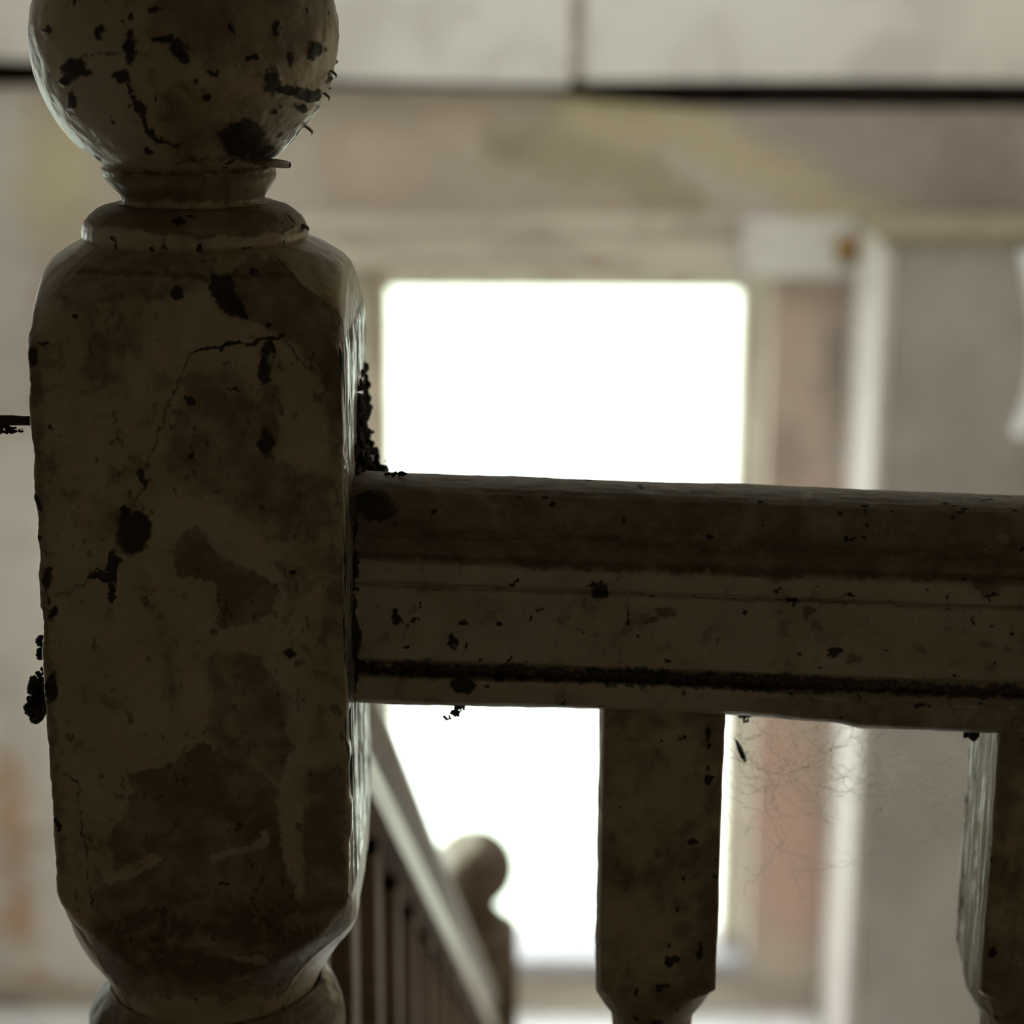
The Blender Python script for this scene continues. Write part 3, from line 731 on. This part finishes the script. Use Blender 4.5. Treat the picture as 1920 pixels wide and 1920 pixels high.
for bb in ((1515, 1148, 9, 14), (1602, 1234, 20, 11), (1850, 1100, 28, 24), (1245, 1148, 20, 12), (1225, 1165, 10, 9), (1660, 1000, 10, 10), (1460, 1075, 40, 18), (1405, 1070, 30, 10), (1010, 1050, 50, 7)):
    br = np.maximum(br, .85 * q.blob(*bb))
dk = np.zeros(len(flat))
for bb in ((1126, 1110, 17, 15), (1120, 1098, 20, 5), (850, 1203, 8, 11), (877, 1212, 5, 8), (1488, 1127, 14, 6), (1460, 1107, 7, 3), (1592, 1114, 12, 4), (1496, 1218, 8, 4), (1771, 1117, 5, 5), (1824, 1158, 4, 4),
           (990, 1158, 6, 5), (1012, 1148, 10, 3), (745, 1158, 8, 4), (782, 1163, 9, 3), (702, 1143, 5, 4), (1732, 1325, 11, 5), (1331, 1003, 7, 5), (1605, 1310, 4, 4), (1900, 1193, 4, 7), (700, 950, 40, 28), (1350, 1195, 5, 3),
           (868, 1290, 22, 14), (1860, 1121, 14, 4), (660, 1150, 10, 200), (1090, 1182, 12, 2)):
    dk = np.maximum(dk, .95 * q.blob(*bb))
dk = np.maximum(dk, .55 * np.exp(-((v - 210) / 2.6) ** 2) * sstep(.35, .5, fbm(q.x0 / 60, q.y0 / 400, np.zeros_like(x), 19, 3)))
dk = np.maximum(dk, .6 * sstep(346, 352, v) * sstep(386, 376, v))  # shadow under the overhang painted into the cove
pale = np.zeros(len(flat))
for bb in ((1512, 932, 9, 7), (1880, 1013, 12, 8)): pale = np.maximum(pale, .6 * q.blob(*bb))
n4 = fbm(x * 50, y * 50, z * 80, 66, 4)
w[:, 0] = np.maximum(br, 1.4 * (n4 - .55)); w[:, 1] = np.maximum(dk, sstep(.72, .8, fbm(x * 240, y * 240, z * 240, 23, 4))); w[:, 3] = pale
am = .0006 * (fbm(x * 180, y * 240, z * 240, 37, 4) - .5) + .0012 * (fbm(x * 26, y * 26, z * 60, 38, 3) - .5) - .00035 * sstep(.35, .6, w[:, 0]) + .0004 * dk
w[:, :] = np.clip(w, 0, 1)
r_o = ((x0r + x_end) / 2, YR, float(pz.mean()))
Vd = displaced(V, am.reshape(V.shape[:2]))
rail = tag(mesh_from('handrail', Vd.reshape(-1, 3), grid_faces(len(pz), len(rx), True), M['rail'], attr={'wear_light': w}, origin=r_o),
           'moulded dark landing handrail with worn cream paint, running right from the near newel', 'handrail')

# ------------------------------------------------------------------ landing balusters
BH = .020
def rail_under(x): return rz[-1] - RAIL_SL * (x - xr0)
bR_tab = [(1790, .0300), (1806, .0282), (1812, .0262), (1818, .0245), (1826, .0222), (1845, .0205), (1868, .0178), (1888, .0150), (1897, .0143), (1930, .0138), (1960, .0150), (1985, .0172), (2000, .0172), (2015, .0150),
          (2060, .0138), (2250, .0178), (2500, .0195), (2800, .0150)]
bz_tab = np.array([zrow(t[0], YAX, 1240) for t in bR_tab]); br_tab = np.array([t[1] for t in bR_tab])
def build_baluster(x, label, hi, k):
    ztop = rail_under(x) + .004
    root = empty('baluster', (x, YAX, 0), label, 'baluster', 'balusters under the landing handrail')
    zsq = np.linspace(ztop, bz_tab[0], 190 if hi else 6)
    zt = np.linspace(bz_tab[0], max(bz_tab[-1], .27), 150 if hi else 40)[1:]
    tz = np.append(bz_tab[bz_tab > .27], .25); trr = np.append(br_tab[bz_tab > .27], .0140)
    out = rounded_square(BH, .0014, 100, 60, 10) if hi else rounded_square(BH, .0014, 8, 6, 6, 3)
    zz = np.concatenate([zsq, zt]); R = np.interp(zz, tz[::-1], trr[::-1]); R[:len(zsq)] = .04
    for nm, sl in (('head_block', slice(0, len(zsq) + (34 if hi else 8))), ('turned_shaft', slice(len(zsq) + (33 if hi else 7), None))):
        Vb = prism(out, zz[sl], R[sl]); wear_light = None
        fl = (Vb + np.array((x, YAX, 0))).reshape(-1, 3); X, Y, Z = fl.T
        w = wear_light_attr(len(fl)); rows = Vb.shape[1]
        n4 = fbm(X * 55, Y * 55, Z * 40, 80 + k, 4)
        w[:, 0] = .58 + 1.4 * (n4 - .5)
        w[:, 1] = sstep(.68, .78, fbm(X * 230, Y * 230, Z * 160, 85 + k, 4))
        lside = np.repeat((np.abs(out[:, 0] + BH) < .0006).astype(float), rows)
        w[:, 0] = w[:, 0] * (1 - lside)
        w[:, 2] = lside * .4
        w[:, 3] = lside * .9 * sstep(.32, .45, fbm(X * 120, Y * 300, Z * 60, 4, 3))  # left sides painted pale for the window light on them
        if hi:
            q = Paint(fl, 90 + k, 7)
            for bb in ((1255, 1805, 10, 9), (1270, 1800, 8, 6), (1730, 1600, 6, 6), (1862, 1790, 8, 10), (1240, 1850, 14, 6)): w[:, 1] = np.maximum(w[:, 1], q.blob(*bb))
            am = .0006 * (fbm(X * 200, Y * 200, Z * 120, 95 + k, 4) - .5) + .0009 * (fbm(X * 45, Y * 45, Z * 40, 97 + k, 3) - .5)
            am += lside * .0009 * (fbm(X * 500, Y * 900, Z * 30, 98, 3) - .5)
            Vb = displaced(Vb, -am.reshape(Vb.shape[:2]))
        mesh_from(nm, Vb.reshape(-1, 3), grid_faces(len(out), rows, True)[:, ::-1], M['paint'], root, {'wear_light': np.clip(w, 0, 1)})
    o2 = rounded_square(BH, .0014, 5, 5, 5, 3)
    Vb = prism(o2, np.array([.262, .25, .23, .001]), np.array([.0138, .024, .03, .03]))
    mesh_from('foot_block', Vb.reshape(-1, 3), grid_faces(len(o2), 4, True)[:, ::-1], M['paint'], root, {'wear_light': np.tile((.7, 0, 0, 0), (len(o2) * 4, 1))})
    return root
bx0 = P(1246.5, 1330, YAX - BH)[0]; pitch_b = .1305
build_baluster(bx0, 'dark square-headed baluster under the handrail, right of the pale window opening', True, 0)
build_baluster(bx0 + pitch_b, 'dark baluster at the right edge with a bright greenish side, second from the newel', True, 1)
far_b = None; i = 2; ORD = ['third', 'fourth', 'fifth', 'sixth', 'seventh', 'eighth', 'ninth', 'tenth', 'eleventh', 'twelfth', 'thirteenth', 'fourteenth']
while bx0 + pitch_b * i < XR - .05:
    build_baluster(bx0 + pitch_b * i, 'dark square-headed landing baluster, %s from the near newel under the moulded handrail' % ORD[i - 2], False, 2); i += 1

# ------------------------------------------------------------------ the stairs down
steps = 5; rise = -ZL / steps; SX0, SX1 = XL + .001, -.16; going = .27
stair = empty('staircase', ((SX0 + SX1) / 2, EDGE_Y, ZL), 'dark worn staircase going down from the landing behind the near newel', 'staircase')
so = tuple(stair.location)
for k in range(1, steps):
    zt = -rise * k; y0 = EDGE_Y + going * (k - 1)
    boxes('tread', [(SX0, SX1, y0 - .0, y0 + going + .02, zt - .03, zt)], M['tread'], stair, .004, origin=so)
    boxes('riser', [(SX0, SX1, y0 + going - .018, y0 + going, zt - rise + .001, zt - .03)], M['tread'], stair, .001, origin=so)
# side string
yA, yB = EDGE_Y + .012, 2.07
def slope_z(y): return -(y - EDGE_Y) / going * rise
Vs = []
for yy in (yA, yB):
    for (dx, dz) in ((0, .12), (.03, .12), (.03, -.22), (0, -.22)): Vs.append((SX1 + .001 + dx, yy, max(slope_z(yy) + dz, ZL)))
Fs = [(0, 1, 5, 4), (1, 2, 6, 5), (2, 3, 7, 6), (3, 0, 4, 7), (0, 3, 2, 1), (4, 5, 6, 7)]
mesh_from('string', Vs, Fs, M['far_paint'], stair, smooth=False, origin=so)
# stair handrail from the back of the near newel to the lower newel
A0 = np.array((XAX, YAX + HALF - .001, .90))
B0 = np.array((low_ball[0], 2.12 - HALF + .001, -.03))
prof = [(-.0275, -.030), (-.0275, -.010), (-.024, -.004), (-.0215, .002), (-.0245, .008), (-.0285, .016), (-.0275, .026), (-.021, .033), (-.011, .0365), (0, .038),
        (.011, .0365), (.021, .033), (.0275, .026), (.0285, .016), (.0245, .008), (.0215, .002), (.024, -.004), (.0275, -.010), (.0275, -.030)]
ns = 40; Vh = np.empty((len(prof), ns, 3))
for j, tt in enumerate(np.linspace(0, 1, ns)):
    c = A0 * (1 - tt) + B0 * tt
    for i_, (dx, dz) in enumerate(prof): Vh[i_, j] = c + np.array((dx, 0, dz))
hr = empty('handrail', tuple((A0 + B0) / 2), 'blurred stair handrail with window light painted on its lower edge, sloping down to the small newel', 'handrail')
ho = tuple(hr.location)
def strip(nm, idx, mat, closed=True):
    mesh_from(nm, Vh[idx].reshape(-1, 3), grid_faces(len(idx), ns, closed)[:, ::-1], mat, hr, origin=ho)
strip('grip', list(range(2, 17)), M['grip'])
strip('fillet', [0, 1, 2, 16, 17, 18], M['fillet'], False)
strip('underside', [18, 0], M['tread'], False)  # underside coloured dark to stand for its shade
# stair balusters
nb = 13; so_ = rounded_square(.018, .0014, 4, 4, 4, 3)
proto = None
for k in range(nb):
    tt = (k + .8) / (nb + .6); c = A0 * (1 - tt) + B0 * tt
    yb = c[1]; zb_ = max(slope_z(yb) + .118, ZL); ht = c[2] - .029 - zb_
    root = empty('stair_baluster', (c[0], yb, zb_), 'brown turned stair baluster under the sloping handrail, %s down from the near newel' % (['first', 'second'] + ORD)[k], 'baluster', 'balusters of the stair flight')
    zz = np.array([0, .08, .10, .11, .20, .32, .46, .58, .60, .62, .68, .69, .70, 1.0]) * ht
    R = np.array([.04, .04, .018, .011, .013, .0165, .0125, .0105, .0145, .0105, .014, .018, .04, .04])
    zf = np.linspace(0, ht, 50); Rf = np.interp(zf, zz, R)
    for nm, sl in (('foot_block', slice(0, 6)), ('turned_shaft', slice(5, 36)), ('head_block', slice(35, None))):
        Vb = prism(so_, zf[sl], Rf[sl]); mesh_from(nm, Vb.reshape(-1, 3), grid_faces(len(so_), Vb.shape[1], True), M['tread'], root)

# ------------------------------------------------------------------ dirt, nails, webs
rnd = random.Random(4)
def clump(px, py, rx, ry, Y, n, rmin, rmax, dY=.004):
    it = []
    for _ in range(n):
        while True:
            u, v_ = rnd.uniform(-1, 1), rnd.uniform(-1, 1)
            if u * u + v_ * v_ < 1: break
        it.append((P(px + u * rx, py + v_ * ry, Y + rnd.uniform(-dY, dY)), rnd.uniform(rmin, rmax)))
    return it
YS = YAX + .035
it = []
for _ in range(300):
    py_r = 690 + 205 * rnd.random() ** .7
    th_ = np.interp(py_r, [690, 740, 772, 800, 826, 850, 876, 893], [.0002, .0006, .0020, .0006, .0030, .0022, .0060, .011])
    q_ = P(680, py_r, YAX + .03)
    it.append(((XAX + HALF + rnd.random() ** 1.4 * th_ - .0004, rnd.uniform(YAX + (-.012 if py_r > 800 else .004), YAX + .045), q_[2]), rnd.uniform(.0004, .0019)))
it += clump(745, 889, 30, 3, YAX - .005, 16, .0004, .0009, .01)
tag(crumbs('dirt_crust', it, M['dirt'], origin=tuple(P(690, 880, YAX + .03)), seed=2), 'black crusty dirt in the corner between near newel and handrail', 'dirt')
it = clump(70, 1310, 19, 40, .60 + .018, 90, .0006, .0019, .006) + clump(78, 1215, 7, 28, .60 + .014, 30, .0006, .0014) + clump(78, 1265, 8, 14, .60 + .014, 12, .0005, .001)
tag(crumbs('dirt_clump', it, M['dirt'], origin=tuple(P(70, 1300, .618)), seed=3), 'lumpy black dirt clump stuck to the left edge of the near newel', 'dirt')
it = clump(856, 1334, 10, 8, YAX - .018, 18, .0004, .0011, .003) + clump(840, 1344, 8, 5, YAX - .018, 9, .0003, .0007, .002) + clump(868, 1328, 6, 8, YAX - .018, 8, .0003, .0006, .002)
it += clump(858, 1321, 5, 9, YAX - .018, 16, .0005, .0009, .002)
tag(crumbs('hanging_dirt', it, M['dirt'], origin=tuple(P(856, 1325, YAX - .018)), seed=5), 'tiny dark shred of dirt hanging under the handrail before the bright window', 'dirt')
it = clump(1396, 1336, 15, 10, YAX + .004, 40, .0003, .0010, .004) + clump(1398, 1346, 6, 9, YAX + .004, 14, .0003, .0007, .003)
tag(crumbs('hanging_dirt', it, M['dirt'], origin=tuple(P(1396, 1330, YAX + .004)), seed=6), 'dark dirt tuft under the handrail right beside the first baluster', 'dirt')
it = clump(1822, 1376, 14, 8, YAX - .012, 40, .0004, .0013, .004)
tag(crumbs('dirt_clump', it, M['dirt'], origin=tuple(P(1822, 1370, YAX - .012)), seed=7), 'dark crumbly dirt where the handrail meets the bright-sided baluster', 'dirt')
# nail in the left side of the newel, with fluff hanging from it
nl = [P(56, 789, .632), P(44, 789, .632), P(20, 788, .632), P(-20, 788, .632), P(-70, 790, .632)]
npst = empty('iron_nail', tuple(P(48, 789, .632)), 'dark rusty nail sticking out of the left side of the near newel', 'nail')
no_ = tuple(npst.location)
tubes('shank', [(nl, [.0016, .0015, .0017, .0016, .0016])], M['iron'], npst, 8, no_)
hd = P(-72, 790, .632)
tubes('head', [([hd + np.array((.002, 0, 0)), hd, hd - np.array((.0014, 0, 0)), hd - np.array((.0018, 0, 0))], [.0005, .0042, .004, .0004])], M['iron'], npst, 10, no_)
it = clump(12, 806, 22, 6, .632, 40, .0003, .0009, .002) + clump(38, 808, 9, 4, .632, 8, .0003, .0005, .002) + clump(2, 799, 10, 4, .632, 10, .0003, .0006, .002)
tag(crumbs('dust_fluff', it, M['iron'], origin=no_, seed=8), 'brown dust fluff hanging below the nail left of the near newel', 'dust')

# cobweb strands between the two balusters
def strand(p0, p1, sag, n=14, wob=.0012):
    p0, p1 = np.asarray(p0), np.asarray(p1); tt = np.linspace(0, 1, n)[:, None]
    pts = p0 * (1 - tt) + p1 * tt
    pts[:, 2] -= sag * 4 * (tt[:, 0] * (1 - tt[:, 0]))
    pts[1:-1] += np.array([[rnd.gauss(0, wob) for _ in range(3)] for _ in range(n - 2)])
    return pts
paths = []
for k in range(60):
    a_ = (rnd.uniform(1366, 1560), rnd.uniform(1345, 1480)); ln = rnd.uniform(40, 170); an = rnd.uniform(-.7, 1.2)
    paths.append((strand(P(a_[0], a_[1], YAX + rnd.uniform(0, .03)), P(a_[0] + ln * math.cos(an), a_[1] + ln * math.sin(an), YAX + rnd.uniform(0, .04)), rnd.uniform(0, .004), 9, .0004), rnd.uniform(.00003, .00009)))
for k in range(36):
    a_ = (rnd.uniform(1560, 1790), rnd.uniform(1370, 1530)); ln = rnd.uniform(40, 140); an = rnd.uniform(-1.2, 1.2)
    paths.append((strand(P(a_[0], a_[1], YAX + rnd.uniform(.02, .07)), P(a_[0] + ln * math.cos(an), a_[1] + ln * math.sin(an), YAX + rnd.uniform(.02, .08)), rnd.uniform(0, .004), 9, .0004), rnd.uniform(.00003, .00009)))
for (x1, y1, x2, y2, sg) in ((1362, 1375, 1500, 1338, .004), (1362, 1400, 1600, 1350, .012), (1360, 1440, 1830, 1400, .012), (1362, 1480, 1700, 1362, .02), (1358, 1590, 1500, 1340, .01), (1358, 1620, 1835, 1440, .018), (1362, 1420, 1640, 1356, .006), (1361, 1460, 1560, 1345, .014), (1360, 1520, 1832, 1520, .02), (1380, 1340, 1520, 1700, .004), (1420, 1342, 1480, 1600, .003), (1480, 1345, 1700, 1560, .004), (1600, 1356, 1640, 1540, .002), (1362, 1700, 1600, 1358, .006), (1400, 1345, 1835, 1480, .012)):
    paths.append((strand(P(x1, y1, YAX), P(x2, y2, YAX + .004), sg, 24), .00008))
web = empty('cobweb', tuple(P(1560, 1345, YAX)), 'dusty cobweb hung between the two dark balusters under the handrail', 'cobweb')
wo = tuple(web.location)
tubes('strands', paths, M['web'], web, 3, wo)['kind'] = 'stuff'
it = []
for k in range(26): it.append((P(rnd.uniform(1370, 1560), rnd.gauss(1430, 40), YAX + rnd.uniform(0, .035)), rnd.uniform(.00018, .0005)))
for k in range(16): it.append((P(rnd.uniform(1560, 1760), rnd.gauss(1440, 45), YAX + rnd.uniform(.02, .07)), rnd.uniform(.00018, .0004)))
crumbs('dust_specks', it, M['web'], web, wo, 9)['kind'] = 'stuff'
# dry insect caught in the web
bp = [P(1380, 1388, YAX + .006), P(1386, 1402, YAX + .006), P(1393, 1418, YAX + .006), P(1398, 1428, YAX + .006)]
ins = empty('dead_insect', tuple(bp[0]), 'thin dark dead insect hanging in the web beside the first baluster', 'insect')
tubes('body', [(bp, [.0004, .0010, .0011, .0005])], M['insect'], ins, 6, tuple(bp[0]))
tubes('legs', [(strand(P(1386, 1402, YAX + .006), P(1376, 1384, YAX + .006), 0, 5, .0002), .0002), (strand(P(1392, 1416, YAX + .006), P(1404, 1408, YAX + .007), 0, 5, .0002), .00015)], M['insect'], ins, 4, tuple(bp[0]))
# dark curved strand and loose threads in front of the bright window
tag(tubes('loose_thread', [(strand(P(984, 1383, YAX + .03), P(1078, 1381, YAX + .03), .0012, 16, .0003), .00022)], M['web'], origin=tuple(P(1030, 1383, YAX + .03))), 'faint curved web thread in front of the bright lower window', 'thread')
print('TRIS', sum(len(m.polygons) * 2 for m in bpy.data.meshes))
